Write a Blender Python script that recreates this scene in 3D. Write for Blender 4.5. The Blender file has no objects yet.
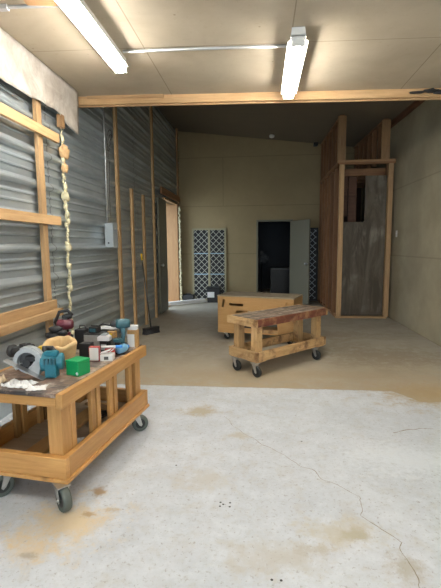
import bpy, bmesh, math, random
from mathutils import Vector, Matrix, Quaternion, noise
random.seed(7)
S = bpy.context.scene
COL = S.collection
R = math.radians

# ------------------------------------------------------------------ camera
cd = bpy.data.cameras.new('camera')
cam = bpy.data.objects.new('camera', cd); COL.objects.link(cam)
cd.sensor_fit = 'VERTICAL'; cd.sensor_height = 36.0; cd.lens = 410.0/588*36.0
cd.clip_start = 0.05; cd.clip_end = 200
rows = ((0.99518339, -0.00259628, 0.09799631),
        (0.09762241, 0.11738793, -0.98827625),
        (-0.00893774, 0.99308274, 0.11707598))
M = Matrix(rows).to_4x4(); M.translation = Vector((0, 0, 1.43))
cam.matrix_world = M
S.camera = cam
# ------------------------------------------------------------------ world and light
W = bpy.data.worlds.new('world'); S.world = W; W.use_nodes = True
W.node_tree.nodes['Background'].inputs[0].default_value = (0.74, 0.88, 1.0, 1)
W.node_tree.nodes['Background'].inputs[1].default_value = 2.5
TUBE = 50.0
pl = bpy.data.lights.new('sky_portal', 'AREA'); pl.shape = 'RECTANGLE'; pl.size = 4.0; pl.size_y = 2.6
pl.cycles.is_portal = True
po = bpy.data.objects.new('sky_portal', pl); COL.objects.link(po)
po.location = (0.15, -3.4, 1.3); po.rotation_euler = (R(90), 0, 0)
S.view_settings.view_transform = 'Standard'
S.view_settings.look = 'None'
S.view_settings.exposure = 0.86
S.view_settings.gamma = 1.0
S.view_settings.use_curve_mapping = False

# ------------------------------------------------------------------ materials
class NT:
    def __init__(s, name):
        s.m = bpy.data.materials.new(name); s.m.use_nodes = True
        s.t = s.m.node_tree; s.n = s.t.nodes; s.b = s.n['Principled BSDF']
        s.tc = s.n.new('ShaderNodeTexCoord')
    def link(s, a, b): s.t.links.new(a, b)
    def inp(s, sock, v):
        if hasattr(v, 'is_linked') or hasattr(v, 'links'): s.link(v, sock)
        else: sock.default_value = v
    def math(s, op, a, b=0.0, c=None, clamp=False):
        x = s.n.new('ShaderNodeMath'); x.operation = op; x.use_clamp = clamp
        s.inp(x.inputs[0], a); s.inp(x.inputs[1], b)
        if c is not None: s.inp(x.inputs[2], c)
        return x.outputs[0]
    def mapping(s, scale=(1,1,1), loc=(0,0,0), src='Object'):
        x = s.n.new('ShaderNodeMapping'); s.link(s.tc.outputs[src], x.inputs[0])
        x.inputs['Scale'].default_value = scale; x.inputs['Location'].default_value = loc
        return x.outputs[0]
    def noise(s, vec, scale=5, detail=4, rough=.55, dist=0):
        x = s.n.new('ShaderNodeTexNoise'); s.link(vec, x.inputs['Vector'])
        x.inputs['Scale'].default_value = scale; x.inputs['Detail'].default_value = detail
        x.inputs['Roughness'].default_value = rough; x.inputs['Distortion'].default_value = dist
        return x.outputs['Fac']
    def rng(s, v, a, b, c=0.0, d=1.0, smooth=False):
        x = s.n.new('ShaderNodeMapRange')
        if smooth: x.interpolation_type = 'SMOOTHSTEP'
        s.inp(x.inputs[0], v)
        for i, q in enumerate((a, b, c, d)): s.inp(x.inputs[i+1], q)
        return x.outputs[0]
    def mix(s, f, a, b, mode='MIX'):
        x = s.n.new('ShaderNodeMix'); x.data_type = 'RGBA'; x.blend_type = mode
        s.inp(x.inputs[0], f)
        for i, q in ((6, a), (7, b)):
            if isinstance(q, tuple): q = (*q[:3], 1)
            s.inp(x.inputs[i], q)
        return x.outputs[2]
    def xyz(s, src='Object'):
        x = s.n.new('ShaderNodeSeparateXYZ')
        if src == 'World':
            g = s.n.new('ShaderNodeNewGeometry'); s.link(g.outputs['Position'], x.inputs[0])
        else: s.link(s.tc.outputs[src], x.inputs[0])
        return x.outputs
    def pos(s):
        g = s.n.new('ShaderNodeNewGeometry'); return g.outputs['Position']
    def rand(s):
        x = s.n.new('ShaderNodeObjectInfo'); return x.outputs['Random']
    def bump(s, h, strength=.3, dist=.01):
        x = s.n.new('ShaderNodeBump'); s.link(h, x.inputs['Height'])
        x.inputs['Strength'].default_value = strength; x.inputs['Distance'].default_value = dist
        s.link(x.outputs[0], s.b.inputs['Normal'])
    def line(s, c, off, period, w):
        """thin line mask at c = off + k*period"""
        a = s.math('SUBTRACT', c, off - period/2)
        a = s.math('FLOORED_MODULO', a, period)
        a = s.math('ABSOLUTE', s.math('SUBTRACT', a, period/2))
        return s.rng(a, w*.5, w*1.2, 1, 0)

def plain(name, col, rough=.5, metal=0.0, var=.12, nscale=25, spec=.5, bump=0.0):
    t = NT(name)
    f = t.noise(t.mapping(), nscale, 3)
    c = t.mix(f, tuple(x*(1-var) for x in col), tuple(min(1, x*(1+var)) for x in col))
    t.link(c, t.b.inputs['Base Color'])
    t.b.inputs['Roughness'].default_value = rough; t.b.inputs['Metallic'].default_value = metal
    t.b.inputs['Specular IOR Level'].default_value = spec
    if bump: t.bump(f, bump)
    return t.m

def wood(name, light, dark, rough=.6, axis=0, knots=True, dirt=0.0, dirtcol=(.05,.03,.02), var=.25):
    t = NT(name)
    sc = [11, 11, 11]; sc[axis] = 0.9
    rnd = t.rand()
    off = t.n.new('ShaderNodeVectorMath'); off.operation = 'MULTIPLY_ADD'
    t.link(t.tc.outputs['Object'], off.inputs[0]); off.inputs[1].default_value = tuple(sc)
    cb = t.n.new('ShaderNodeCombineXYZ')
    for i in range(3): t.link(t.math('MULTIPLY', rnd, 37.0 + 11*i), cb.inputs[i])
    t.link(cb.outputs[0], off.inputs[2])
    v = off.outputs[0]
    g = t.noise(v, 2.6, 5, .6, .8)
    g2 = t.noise(v, 14, 3, .6)
    f = t.rng(t.math('ADD', t.math('MULTIPLY', g, .8), t.math('MULTIPLY', g2, .3)), .35, .75)
    c = t.mix(f, dark, light)
    if knots:
        vo = t.n.new('ShaderNodeTexVoronoi'); vo.inputs['Scale'].default_value = .55
        t.link(v, vo.inputs['Vector'])
        k = t.rng(vo.outputs['Distance'], .10, .22, .75, 0)
        c = t.mix(k, c, tuple(x*.38 for x in dark))
    tone = t.rng(rnd, 0, 1, 1-var, 1+var*.6)
    hsv = t.n.new('ShaderNodeHueSaturation'); t.link(c, hsv.inputs['Color']); t.link(tone, hsv.inputs['Value'])
    c = hsv.outputs[0]
    if dirt:
        d = t.noise(t.mapping(), 7, 6, .7)
        c = t.mix(t.rng(d, .62-dirt*.3, .75-dirt*.2), c, dirtcol)
    t.link(c, t.b.inputs['Base Color']); t.b.inputs['Roughness'].default_value = rough
    t.bump(g2, .15, .002)
    return t.m

MT = {}
MT['pine'] = wood('pine_wood', (.62,.41,.21), (.44,.26,.12))
MT['pine_dark'] = wood('old_pine_wood', (.50,.30,.14), (.33,.18,.08))
MT['varnish'] = wood('varnished_pine', (.60,.33,.115), (.42,.20,.055), rough=.42)
MT['varnish_y'] = wood('varnished_pine_short_grain', (.60,.33,.115), (.42,.20,.055), rough=.42, axis=1)
MT['worn'] = wood('worn_varnished_pine', (.68,.46,.24), (.42,.24,.09), rough=.5, dirt=.4, dirtcol=(.2,.10,.04))
MT['ply'] = wood('plywood', (.60,.36,.15), (.50,.27,.09), rough=.5, knots=False)
MT['rustwood'] = wood('red_stained_wood', (.22,.065,.035), (.09,.025,.015), rough=.5, dirt=.45, dirtcol=(.35,.2,.1))
MT['closet'] = wood('closet_lumber', (.33,.165,.07), (.21,.095,.038))
MT['closet_red'] = wood('reddish_closet_boards', (.24,.10,.045), (.14,.055,.025))

MT['shelf_ply'] = wood('pale_plywood', (.62,.50,.36), (.46,.35,.23), knots=False, dirt=.1)
def benchtop(name, base, axis=0):
    t = NT(name)
    sc = [6, 6, 6]; sc[axis] = 1.2
    v = t.mapping(tuple(sc))
    f = t.noise(v, 2.2, 6, .7, .6)
    g = t.noise(t.mapping(), 9, 5, .7)
    c = t.mix(t.rng(f, .41, .66), (.05,.042,.04), base)
    c = t.mix(t.rng(g, .50, .64), c, (.42,.35,.29))
    t.link(c, t.b.inputs['Base Color']); t.b.inputs['Roughness'].default_value = .45
    return t.m
MT['bench_top'] = benchtop('stained_benchtop', (.33,.20,.145))
MT['cart_top'] = benchtop('weathered_plank_top', (.36,.27,.19), 0)

# galvanized wall
t = NT('galvanized_steel')
v = t.mapping((1.0, .6, 1.4))
f = t.noise(v, 2.2, 5, .6, .2)
s = t.noise(t.mapping((1, .25, 6)), 4, 3, .5)
h = t.math('ADD', t.math('MULTIPLY', f, .65), t.math('MULTIPLY', s, .35))
c = t.mix(t.rng(h, .30, .70), (.37,.425,.46), (.60,.655,.685))
seam = t.line(t.xyz()[1], 1.2, 2.9, .012)
c = t.mix(t.math('MULTIPLY', seam, .6), c, (.10,.11,.12))
t.link(c, t.b.inputs['Base Color'])
t.b.inputs['Metallic'].default_value = .62
t.link(t.rng(s, .3, .7, .28, .38), t.b.inputs['Roughness'])
MT['steel_wall'] = t.m

# drywall with board joints
def drywall(name, col, hx, off, vy=None, stain=.25):
    t = NT(name); p = t.xyz('World')
    f = t.noise(t.pos(), 1.1, 5, .6)
    f2 = t.noise(t.pos(), 9, 4, .6)
    c = t.mix(t.rng(f, .35, .65), tuple(x*(1-stain) for x in col), col)
    c = t.mix(t.rng(f2, .4, .9, 0, .25), c, tuple(x*.75 for x in col))
    j = t.line(p[2], 1.22, 1.22, .012)
    if vy is not None:
        ax, o, per, z0, z1 = vy
        jv = t.line(p[ax], o, per, .012)
        zz = t.math('MULTIPLY', t.math('GREATER_THAN', p[2], z0), t.math('LESS_THAN', p[2], z1))
        j = t.math('MAXIMUM', j, t.math('MULTIPLY', jv, zz))
    c = t.mix(t.math('MULTIPLY', j, .35), c, tuple(x*.35 for x in col))
    t.link(c, t.b.inputs['Base Color']); t.b.inputs['Roughness'].default_value = .85
    return t.m
MT['dry_right'] = drywall('grey_drywall', (.43,.375,.26), 0, 0, None, .30)
MT['dry_back'] = drywall('back_drywall', (.37,.285,.155), 0, 0, (0, -.97, 2.44, 2.44, 3.66), .12)

# front ceiling plywood
t = NT('ceiling_panels'); p = t.xyz('World')
f = t.noise(t.pos(), 1.6, 5, .6, .4); f2 = t.noise(t.pos(), 22, 4, .65)
c = t.mix(t.rng(f, .35, .65), (.46,.385,.28), (.55,.47,.355))
c = t.mix(t.rng(f2, .6, .8, 0, .35), c, (.34,.25,.15))
j = t.math('MAXIMUM', t.line(p[0], .24, 1.25, .005), t.line(p[1], 3.69, 2.44, .004))
c = t.mix(t.math('MULTIPLY', j, .6), c, (.16,.11,.06))
vo = t.n.new('ShaderNodeTexVoronoi'); vo.inputs['Scale'].default_value = 3.2; t.link(t.pos(), vo.inputs['Vector'])
c = t.mix(t.rng(vo.outputs['Distance'], .02, .035, .6, 0), c, (.2,.14,.09))
t.link(c, t.b.inputs['Base Color']); t.b.inputs['Roughness'].default_value = .7
MT['ceil'] = t.m
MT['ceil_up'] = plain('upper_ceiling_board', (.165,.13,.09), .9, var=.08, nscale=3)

# concrete floor
t = NT('concrete_floor'); p = t.xyz('World'); P = t.pos()
n1 = t.noise(P, 1.3, 6, .62, .4); n2 = t.noise(P, 7, 6, .7, .2); n3 = t.noise(P, 45, 4, .75)
front = t.mix(t.rng(n1, .34, .66), (.555,.58,.62), (.465,.495,.54))
front = t.mix(t.rng(n2, .50, .74, 0, .55), front, (.66,.69,.73))
front = t.mix(t.rng(n2, .48, .28, 0, .5), front, (.42,.385,.33))
n4 = t.noise(P, 26, 5, .75)
front = t.mix(t.rng(n4, .54, .70, 0, .32), front, (.33,.31,.27))
front = t.mix(t.rng(n4, .46, .34, 0, .2), front, (.70,.71,.71))
front = t.mix(t.rng(n3, .57, .68, 0, .65), front, (.22,.20,.17))
back = t.mix(t.rng(n1, .35, .65), (.33,.29,.22), (.41,.38,.315))
back = t.mix(t.rng(n2, .45, .68, 0, .7), back, (.46,.44,.385))
tan = t.math('MULTIPLY', t.rng(p[1], 5.4, 4.1), t.rng(n2, .35, .6))
back = t.mix(t.math('MULTIPLY', tan, .6), back, (.36,.25,.13))
edge = t.math('SUBTRACT', 4.03, t.math('MULTIPLY', t.rng(p[0], 1.28, 1.46), .27))
edge = t.math('ADD', edge, t.math('MULTIPLY', t.math('SUBTRACT', n2, .5), .05))
msk = t.rng(t.math('SUBTRACT', p[1], edge), -.012, .012)
c = t.mix(msk, front, back)
jm = t.rng(t.math('ABSOLUTE', t.math('SUBTRACT', t.math('SUBTRACT', p[1], edge), .0)), .006, .02, .55, 0)
c = t.mix(jm, c, (.30,.25,.18))
def stain(c, x, y, rx, ry, col, amt, rough=.5):
    dx = t.math('DIVIDE', t.math('SUBTRACT', p[0], x), rx)
    dy = t.math('DIVIDE', t.math('SUBTRACT', p[1], y), ry)
    d = t.math('SQRT', t.math('ADD', t.math('MULTIPLY', dx, dx), t.math('MULTIPLY', dy, dy)))
    d = t.math('ADD', d, t.math('MULTIPLY', t.math('ADD', t.math('SUBTRACT', n2, .5), t.math('MULTIPLY', t.math('SUBTRACT', n4, .5), .8)), 4.6*rough))
    return t.mix(t.rng(d, 1.1, .1, 0, amt, True), c, col)
for a in STAINS if 'STAINS' in globals() else (
    (-1.0, 1.90, .30, .26, (.60,.47,.29), .85), (-1.08, 1.70, .16, .12, (.60,.46,.27), .6),
    (-.945, 2.17, .045, .07, (.33,.22,.12), .9), (-.915, 1.97, .05, .035, (.36,.25,.14), .9), (-.80, 2.02, .06, .03, (.42,.32,.2), .7),
    (-1.08, 1.66, .06, .03, (.33,.29,.24), .8),
    (.467, 1.935, .09, .06, (.27,.23,.15), .9), (.40, 1.95, .25, .14, (.46,.42,.33), .7),
    (-.52, 3.40, .22, .14, (.40,.33,.22), .8), (-.15, 2.95, .12, .08, (.44,.38,.28), .6),
    (.05, 1.75, .35, .15, (.44,.41,.36), .6), (.95, 2.7, .5, .3, (.66,.70,.75), .6),
    (-.35, 2.35, .22, .18, (.47,.44,.39), .6), (.243, 1.81, .10, .05, (.40,.36,.30), .6), (.65, 1.75, .12, .1, (.36,.32,.25), .7),
    (1.7, 3.95, .75, .45, (.38,.28,.15), .8), (1.6, 5.3, .9, .6, (.27,.22,.15), .7), (1.2, 6.6, .8, .4, (.27,.22,.15), .6),
    (.6, 4.5, 1.1, .25, (.36,.29,.19), .7), (-.5, 4.4, .8, .3, (.36,.29,.19), .6), (-.3, 7.5, 1.4, .8, (.30,.26,.20), .5)):
    c = stain(c, *a)
t.link(c, t.b.inputs['Base Color'])
t.link(t.rng(n2, .3, .7, .5, .75), t.b.inputs['Roughness'])
t.b.inputs['Specular IOR Level'].default_value = .3
t.bump(n3, .3, .004)
MT['floor'] = t.m

MT['white_paint'] = plain('white_enamel', (.75,.75,.72), .35, var=.03)
MT['galv'] = plain('galvanized_conduit', (.55,.56,.57), .35, .7)
MT['box_grey'] = plain('grey_painted_steel', (.40,.44,.46), .4, .2, var=.05)
MT['black'] = plain('black_plastic', (.018,.018,.02), .45, spec=.5)
MT['dark_metal'] = plain('dark_metal', (.10,.10,.10), .45, .6)
MT['silver'] = plain('zinc_plated_steel', (.55,.55,.55), .35, .85)
MT['alu'] = plain('cast_aluminium', (.40,.42,.43), .45, .35, var=.06)
MT['rubber'] = plain('grey_green_rubber', (.10,.115,.10), .6)
MT['rubber_black'] = plain('black_rubber', (.02,.022,.022), .5)
MT['teal'] = plain('teal_plastic', (.010,.145,.20), .4, var=.08)
MT['teal_dark'] = plain('dark_teal_plastic', (.03,.10,.125), .42)
MT['blue'] = plain('blue_plastic', (.04,.22,.62), .35)
MT['cyan'] = plain('pale_blue_plastic', (.16,.36,.55), .35)
MT['green'] = plain('green_card', (.005,.29,.09), .4, var=.06)
MT['white_card'] = plain('white_card', (.74,.73,.72), .6, var=.05)
MT['red_card'] = plain('red_card', (.36,.05,.045), .5)
MT['leather'] = plain('tan_suede', (.58,.40,.20), .85, var=.18, nscale=30, bump=.25)
MT['cloth_white'] = plain('white_cloth', (.60,.60,.60), .8, var=.25, nscale=18)
MT['cloth_tan'] = plain('tan_cloth', (.66,.52,.36), .85)
MT['maroon'] = plain('maroon_plastic', (.13,.02,.035), .4, var=.2)
MT['yellow'] = plain('yellow_plastic', (.80,.55,.03), .4)
MT['brown_card'] = plain('brown_card', (.42,.24,.09), .6)
MT['foam'] = plain('cured_spray_foam', (.66,.60,.40), .75, var=.2, nscale=12, bump=.3)
MT['foam_orange'] = plain('aged_spray_foam', (.66,.42,.21), .7, var=.25, nscale=14, bump=.3)
MT['door'] = plain('pale_grey_door_paint', (.185,.17,.12), .5, var=.03)
MT['cream'] = plain('cream_painted_wood', (.36,.32,.20), .6, var=.06)
MT['lattice_white'] = plain('white_lattice', (.50,.50,.43), .5, var=.04)
MT['lattice_blue'] = plain('blue_grey_strip', (.38,.55,.66), .5, var=.04)
MT['shelf_gap'] = plain('dark_backing', (.012,.012,.013), .6)
MT['ground'] = plain('gravel_ground', (.45,.42,.36), .9, nscale=8)
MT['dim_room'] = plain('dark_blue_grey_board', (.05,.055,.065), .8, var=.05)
MT['crack'] = plain('crack_dirt', (.24,.20,.15), .9)

t = NT('grey_clear_plastic')
t.b.inputs['Base Color'].default_value = (.30,.30,.28,1); t.b.inputs['Roughness'].default_value = .25
t.b.inputs['Transmission Weight'].default_value = .35; t.b.inputs['IOR'].default_value = 1.35
f = t.noise(t.mapping(), 14, 3); t.link(t.mix(f, (.16,.16,.15), (.42,.41,.38)), t.b.inputs['Base Color'])
MT['clear'] = t.m

MT['smoky'] = plain('smoky_grey_plastic', (.33,.325,.31), .25, var=.35, nscale=14)
t = NT('dusty_plastic_sheet')
f = t.noise(t.mapping((1,1,1)), 3.5, 6, .7, 1.2)
c = t.mix(t.rng(f, .35, .65), (.42,.365,.31), (.66,.62,.57))
t.link(c, t.b.inputs['Base Color']); t.b.inputs['Roughness'].default_value = .35
t.b.inputs['Transmission Weight'].default_value = .12
t.b.inputs['IOR'].default_value = 1.2
t.bump(t.noise(t.mapping((1,1,.5)), 7, 4, .6, 1), .6, .03)
MT['sheet'] = t.m

t = NT('dirty_metal_sheet')
v = t.mapping((2.5, 2.5, .5))
f = t.noise(v, 2.2, 6, .65, 1.0); f2 = t.noise(t.mapping(), 1.6, 4, .6)
c = t.mix(t.rng(f, .42, .68), (.07,.054,.036), (.15,.125,.09))
c = t.mix(t.math('MULTIPLY', t.rng(f2, .52, .66), t.rng(f, .45, .6)), c, (.24,.21,.165))
t.link(c, t.b.inputs['Base Color']); t.b.inputs['Roughness'].default_value = .55
t.b.inputs['Metallic'].default_value = .2
MT['sheetmetal'] = t.m

t = NT('tube_glow')
t.b.inputs['Base Color'].default_value = (.9,.9,.9,1)
t.b.inputs['Emission Color'].default_value = (1.0, .96, .88, 1)
t.b.inputs['Emission Strength'].default_value = TUBE
MT['tube'] = t.m

# ------------------------------------------------------------------ helpers
def tag(o, label=None, cat=None, group=None, kind=None):
    if label: o['label'] = label
    if cat: o['category'] = cat
    if group: o['group'] = group
    if kind: o['kind'] = kind
    return o
def thing(name, label, cat, loc=(0,0,0), rz=0, group=None):
    o = bpy.data.objects.new(name, None); COL.objects.link(o)
    o.location = loc; o.rotation_euler = (0, 0, rz); o.empty_display_size = .05
    return tag(o, label, cat, group)
def obj(name, bm, mat, parent=None, loc=(0,0,0), rot=(0,0,0), smooth=False, bevel=0):
    bmesh.ops.recalc_face_normals(bm, faces=bm.faces)
    me = bpy.data.meshes.new(name); 
    if smooth:
        for f in bm.faces: f.smooth = True
    bm.to_mesh(me); bm.free()
    o = bpy.data.objects.new(name, me); COL.objects.link(o)
    me.materials.append(MT[mat] if isinstance(mat, str) else mat)
    o.location = loc
    if isinstance(rot, Quaternion): o.rotation_mode = 'QUATERNION'; o.rotation_quaternion = rot
    else: o.rotation_euler = rot
    if parent: o.parent = parent
    if bevel:
        b = o.modifiers.new('bevel', 'BEVEL'); b.width = bevel; b.segments = 2; b.limit_method = 'ANGLE'
    return o
def box(bm, x0, x1, y0, y1, z0, z1):
    vs = [bm.verts.new((x, y, z)) for z in (z0, z1) for y in (y0, y1) for x in (x0, x1)]
    for f in ((0,1,3,2),(4,6,7,5),(0,4,5,1),(2,3,7,6),(0,2,6,4),(1,5,7,3)):
        bm.faces.new([vs[i] for i in f])
    return vs
def B(*bs):
    bm = bmesh.new()
    for b in bs: box(bm, *b)
    return bm
def cbox(bm, c, s, rot=None):
    vs = box(bm, -s[0]/2, s[0]/2, -s[1]/2, s[1]/2, -s[2]/2, s[2]/2)
    m = Matrix.Translation(Vector(c)) @ (rot.to_matrix().to_4x4() if isinstance(rot, Quaternion) else (rot or Matrix.Identity(4)))
    for v in vs: v.co = m @ v.co
def cyl(bm, a, b, r, r2=None, n=16, caps=True):
    a, b = Vector(a), Vector(b); r2 = r if r2 is None else r2
    q = (b-a).to_track_quat('Z', 'Y')
    A = []; Bv = []
    for i in range(n):
        an = 2*math.pi*i/n; d = Vector((math.cos(an), math.sin(an), 0))
        A.append(bm.verts.new(a + q @ (d*r))); Bv.append(bm.verts.new(b + q @ (d*r2)))
    for i in range(n):
        j = (i+1) % n; bm.faces.new((A[i], A[j], Bv[j], Bv[i]))
    if caps: bm.faces.new(A[::-1]); bm.faces.new(Bv)
def tube(bm, pts, r, n=8):
    pts = [Vector(p) for p in pts]; rings = []
    for i, p in enumerate(pts):
        d = (pts[min(i+1, len(pts)-1)] - pts[max(i-1, 0)]).normalized()
        q = d.to_track_quat('Z', 'Y')
        rings.append([bm.verts.new(p + q @ Vector((math.cos(2*math.pi*k/n)*r, math.sin(2*math.pi*k/n)*r, 0))) for k in range(n)])
    for a, b in zip(rings, rings[1:]):
        for k in range(n): bm.faces.new((a[k], a[(k+1)%n], b[(k+1)%n], b[k]))
    bm.faces.new(rings[0][::-1]); bm.faces.new(rings[-1])
def lathe(bm, prof, n=20, c=(0,0,0), axis='Z'):
    c = Vector(c); rings = []
    def P(r, z, a):
        x, y = r*math.cos(a), r*math.sin(a)
        return c + (Vector((x, y, z)) if axis == 'Z' else Vector((x, z, y)) if axis == 'Y' else Vector((z, x, y)))
    for r, z in prof:
        rings.append([bm.verts.new(P(max(r, 1e-5), z, 2*math.pi*k/n)) for k in range(n)])
    for a, b in zip(rings, rings[1:]):
        for k in range(n): bm.faces.new((a[k], a[(k+1)%n], b[(k+1)%n], b[k]))
    bm.faces.new(rings[0][::-1]); bm.faces.new(rings[-1])
def prism(bm, pts, d0, d1, axis='Y'):
    """polygon pts (u,v) extruded along axis"""
    def P(u, v, d): return {'Y': (u, d, v), 'X': (d, u, v), 'Z': (u, v, d)}[axis]
    a = [bm.verts.new(P(u, v, d0)) for u, v in pts]; b = [bm.verts.new(P(u, v, d1)) for u, v in pts]
    n = len(pts)
    bm.faces.new(a[::-1]); bm.faces.new(b)
    for i in range(n): bm.faces.new((a[i], a[(i+1)%n], b[(i+1)%n], b[i]))
def blob(bm, c, r, sub=2, amp=.25, fr=3.0, seed=0.0):
    ret = bmesh.ops.create_icosphere(bm, subdivisions=sub, radius=1)
    for v in ret['verts']:
        d = v.co.normalized()
        k = 1 + amp*noise.noise(d*fr + Vector((seed, seed*1.7, 0)))
        v.co = Vector(c) + Vector((d.x*r[0], d.y*r[1], d.z*r[2]))*k
def board(name, a, b, w, h, mat, parent=None, up=(0,0,1), bev=.003):
    """lumber from a to b; w across, h along 'up'"""
    a, b = Vector(a), Vector(b); L = (b-a).length; x = (b-a).normalized()
    z = (Vector(up) - Vector(up).dot(x)*x).normalized(); y = z.cross(x)
    m = Matrix((x, y, z)).transposed()
    bm = B((-L/2, L/2, -w/2, w/2, -h/2, h/2))
    return obj(name, bm, mat, parent, (a+b)/2, m.to_quaternion(), bevel=bev)
def copy_tree(o, parent=None):
    c = o.copy(); COL.objects.link(c); c.parent = parent
    for ch in [x for x in bpy.data.objects if x.parent == o]: copy_tree(ch, c)
    return c

# ------------------------------------------------------------------ room shell
XL, XR, YB, YF = -2.16, 2.5, 10.7, -3.4
tag(obj('floor', B((-3.2, 2.7, YF, 14.2, -.12, 0)), 'floor'), kind='structure')
# corrugated left wall, ribs run along Y
zs = []
def prof():
    pts = []; z = 0.0; ribs = [(.20+.305*i, 0) for i in range(15)]
    pts.append((0, 0))
    for zc, _ in ribs:
        for dz, dx in ((-.038, 0), (-.030, .026), (-.018, .043), (-.004, .048), (.012, .043), (.034, .022), (.052, 0), (.110, 0), (.117, .013), (.128, .013), (.142, 0), (.190, 0), (.197, .013), (.208, .013), (.222, 0)):
            pts.append((zc+dz, dx))
    return [(z, x) for z, x in pts if z <= 4.6] + [(4.6, 0)]
PR = prof()
def clip(pts, z0):
    out = [(z0, 0)] + [p for p in pts if p[0] > z0]; return out
bm = bmesh.new()
def wallstrip(y0, y1, pts):
    n = max(1, int((y1-y0)/1.0))
    for k in range(n):
        ya, yb = y0+(y1-y0)*k/n, y0+(y1-y0)*(k+1)/n
        for (z0, x0), (z1, x1) in zip(pts, pts[1:]):
            v = [bm.verts.new((XL+x0, ya, z0)), bm.verts.new((XL+x0, yb, z0)), bm.verts.new((XL+x1, yb, z1)), bm.verts.new((XL+x1, ya, z1))]
            bm.faces.new(v)
DY0, DY1, DZ = 9.05, 10.30, 2.46
wallstrip(YF, DY0, PR); wallstrip(DY0, DY1+.04, clip(PR, DZ)); wallstrip(DY1+.04, YB, PR)
bmesh.ops.remove_doubles(bm, verts=bm.verts, dist=1e-4)
for y0, y1, z0 in ((YF, DY0, 0), (DY0, DY1, DZ), (DY1+.04, YB, 0)): box(bm, XL-.10, XL-.03, y0, y1, z0, 4.6)
tag(obj('wall_left', bm, 'steel_wall'), kind='structure')
# right and back walls
tag(obj('wall_right', B((XR, XR+.12, YF, YB, 0, 4.6)), 'dry_right'), kind='structure')
OX0, OX1, OZ = -.075, .755, 2.03
tag(obj('wall_back', B((XL-.1, OX0, YB, YB+.12, 0, 4.6), (OX1, XR+.12, YB, YB+.12, 0, 4.6), (OX0, OX1, YB, YB+.12, OZ, 4.6)), 'dry_back'), kind='structure')
# rear end of the workshop behind the camera: wall round a wide opening, added so the sky lights the foreground
tag(obj('wall_front', B((XL-.1, -1.85, YF-.12, YF, 0, 3.3), (2.15, XR+.12, YF-.12, YF, 0, 3.3), (-1.85, 2.15, YF-.12, YF, 2.6, 3.3)), 'dry_right'), kind='structure')
# ceilings
def slab(name, y0, y1, f0, mat, th=.06):
    bm = bmesh.new()
    vs = []
    for dz in (0, th):
        for y in (y0, y1):
            for x in (XL-.1, XR+.12):
                vs.append(bm.verts.new((x, y, f0(x, y)+dz)))
    for f in ((0,1,3,2),(4,6,7,5),(0,4,5,1),(2,3,7,6),(0,2,6,4),(1,5,7,3)): bm.faces.new([vs[i] for i in f])
    return tag(obj(name, bm, mat), kind='structure')
zc = lambda x, y: 3.115 - .02*x
zu = lambda x, y: 4.345 - .12*(x+2.19) - .03*(10.7-y)
slab('ceiling', YF-.12, 4.84, zc, 'ceil')
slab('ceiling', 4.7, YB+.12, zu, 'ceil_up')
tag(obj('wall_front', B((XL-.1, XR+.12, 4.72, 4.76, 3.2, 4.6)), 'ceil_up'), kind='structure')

# dim store room behind the back doorway
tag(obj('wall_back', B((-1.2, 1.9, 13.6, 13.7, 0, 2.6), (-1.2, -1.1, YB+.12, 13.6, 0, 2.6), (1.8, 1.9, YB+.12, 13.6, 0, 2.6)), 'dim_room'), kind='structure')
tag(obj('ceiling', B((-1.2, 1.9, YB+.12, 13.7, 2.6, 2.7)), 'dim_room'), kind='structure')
tag(obj('floor', B((-14, XL-.42, 4, 20, -.14, -.04)), 'ground'), kind='structure')

# beam closing the front ceiling
ba = Vector((XL, 4.82, 3.115)); bb = Vector((XR, 4.82, 3.022))
tag(board('trim_1', ba, bb, .038, .089, 'pine', up=(0,0,1)), kind='structure')
tag(board('trim_2', ba+Vector((0,.03,-.05)), bb+Vector((0,.03,-.05)), .02, .022, 'pine', up=(0,0,1)), kind='structure')
tag(board('trim_3', (2.46, 4.9, 3.60), (2.46, 10.68, 3.755), .07, .10, 'closet_red'), kind='structure')

# side doorway in the steel wall (deep wooden jamb) with its own frame
d = thing('door_2', None, None, (XL, DY0, 0)); tag(d, kind='structure')
w = DY1-DY0
jm = [('door_jamb', (-.36, .068, w, w+.038, 0, DZ)), ('door_head', (-.36, .05, -.038, w+.038, DZ, DZ+.038))]
for nm, b in jm:
    bm = B(b); obj(nm, bm, wood('jamb_wood', (.36,.20,.085), (.25,.125,.05), axis=2) if nm == 'door_jamb' else 'pine', d, bevel=.002)
board('door_header', (.075, -.45, 2.60), (.075, w+.25, 2.60), .04, .14, 'closet', d)
board('threshold', (-.18, -.02, -.0+.012), (-.18, w, .012), .36, .024, 'pine', d)
# folded-back door leaf against the wall
t2 = thing('door_3', None, None, (XL+.065, 8.33, .02)); tag(t2, kind='structure')
obj('door_leaf', B((-.02, .02, 0, .68, 0, 2.40)), 'door', t2, bevel=.003)
bm = bmesh.new(); lathe(bm, [(.012, 0), (.012, .03), (.028, .04), (.03, .06), (.018, .072)], 14, (.02, .06, 1.02), 'X')
obj('door_knob', bm, 'silver', t2, smooth=True)

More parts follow.
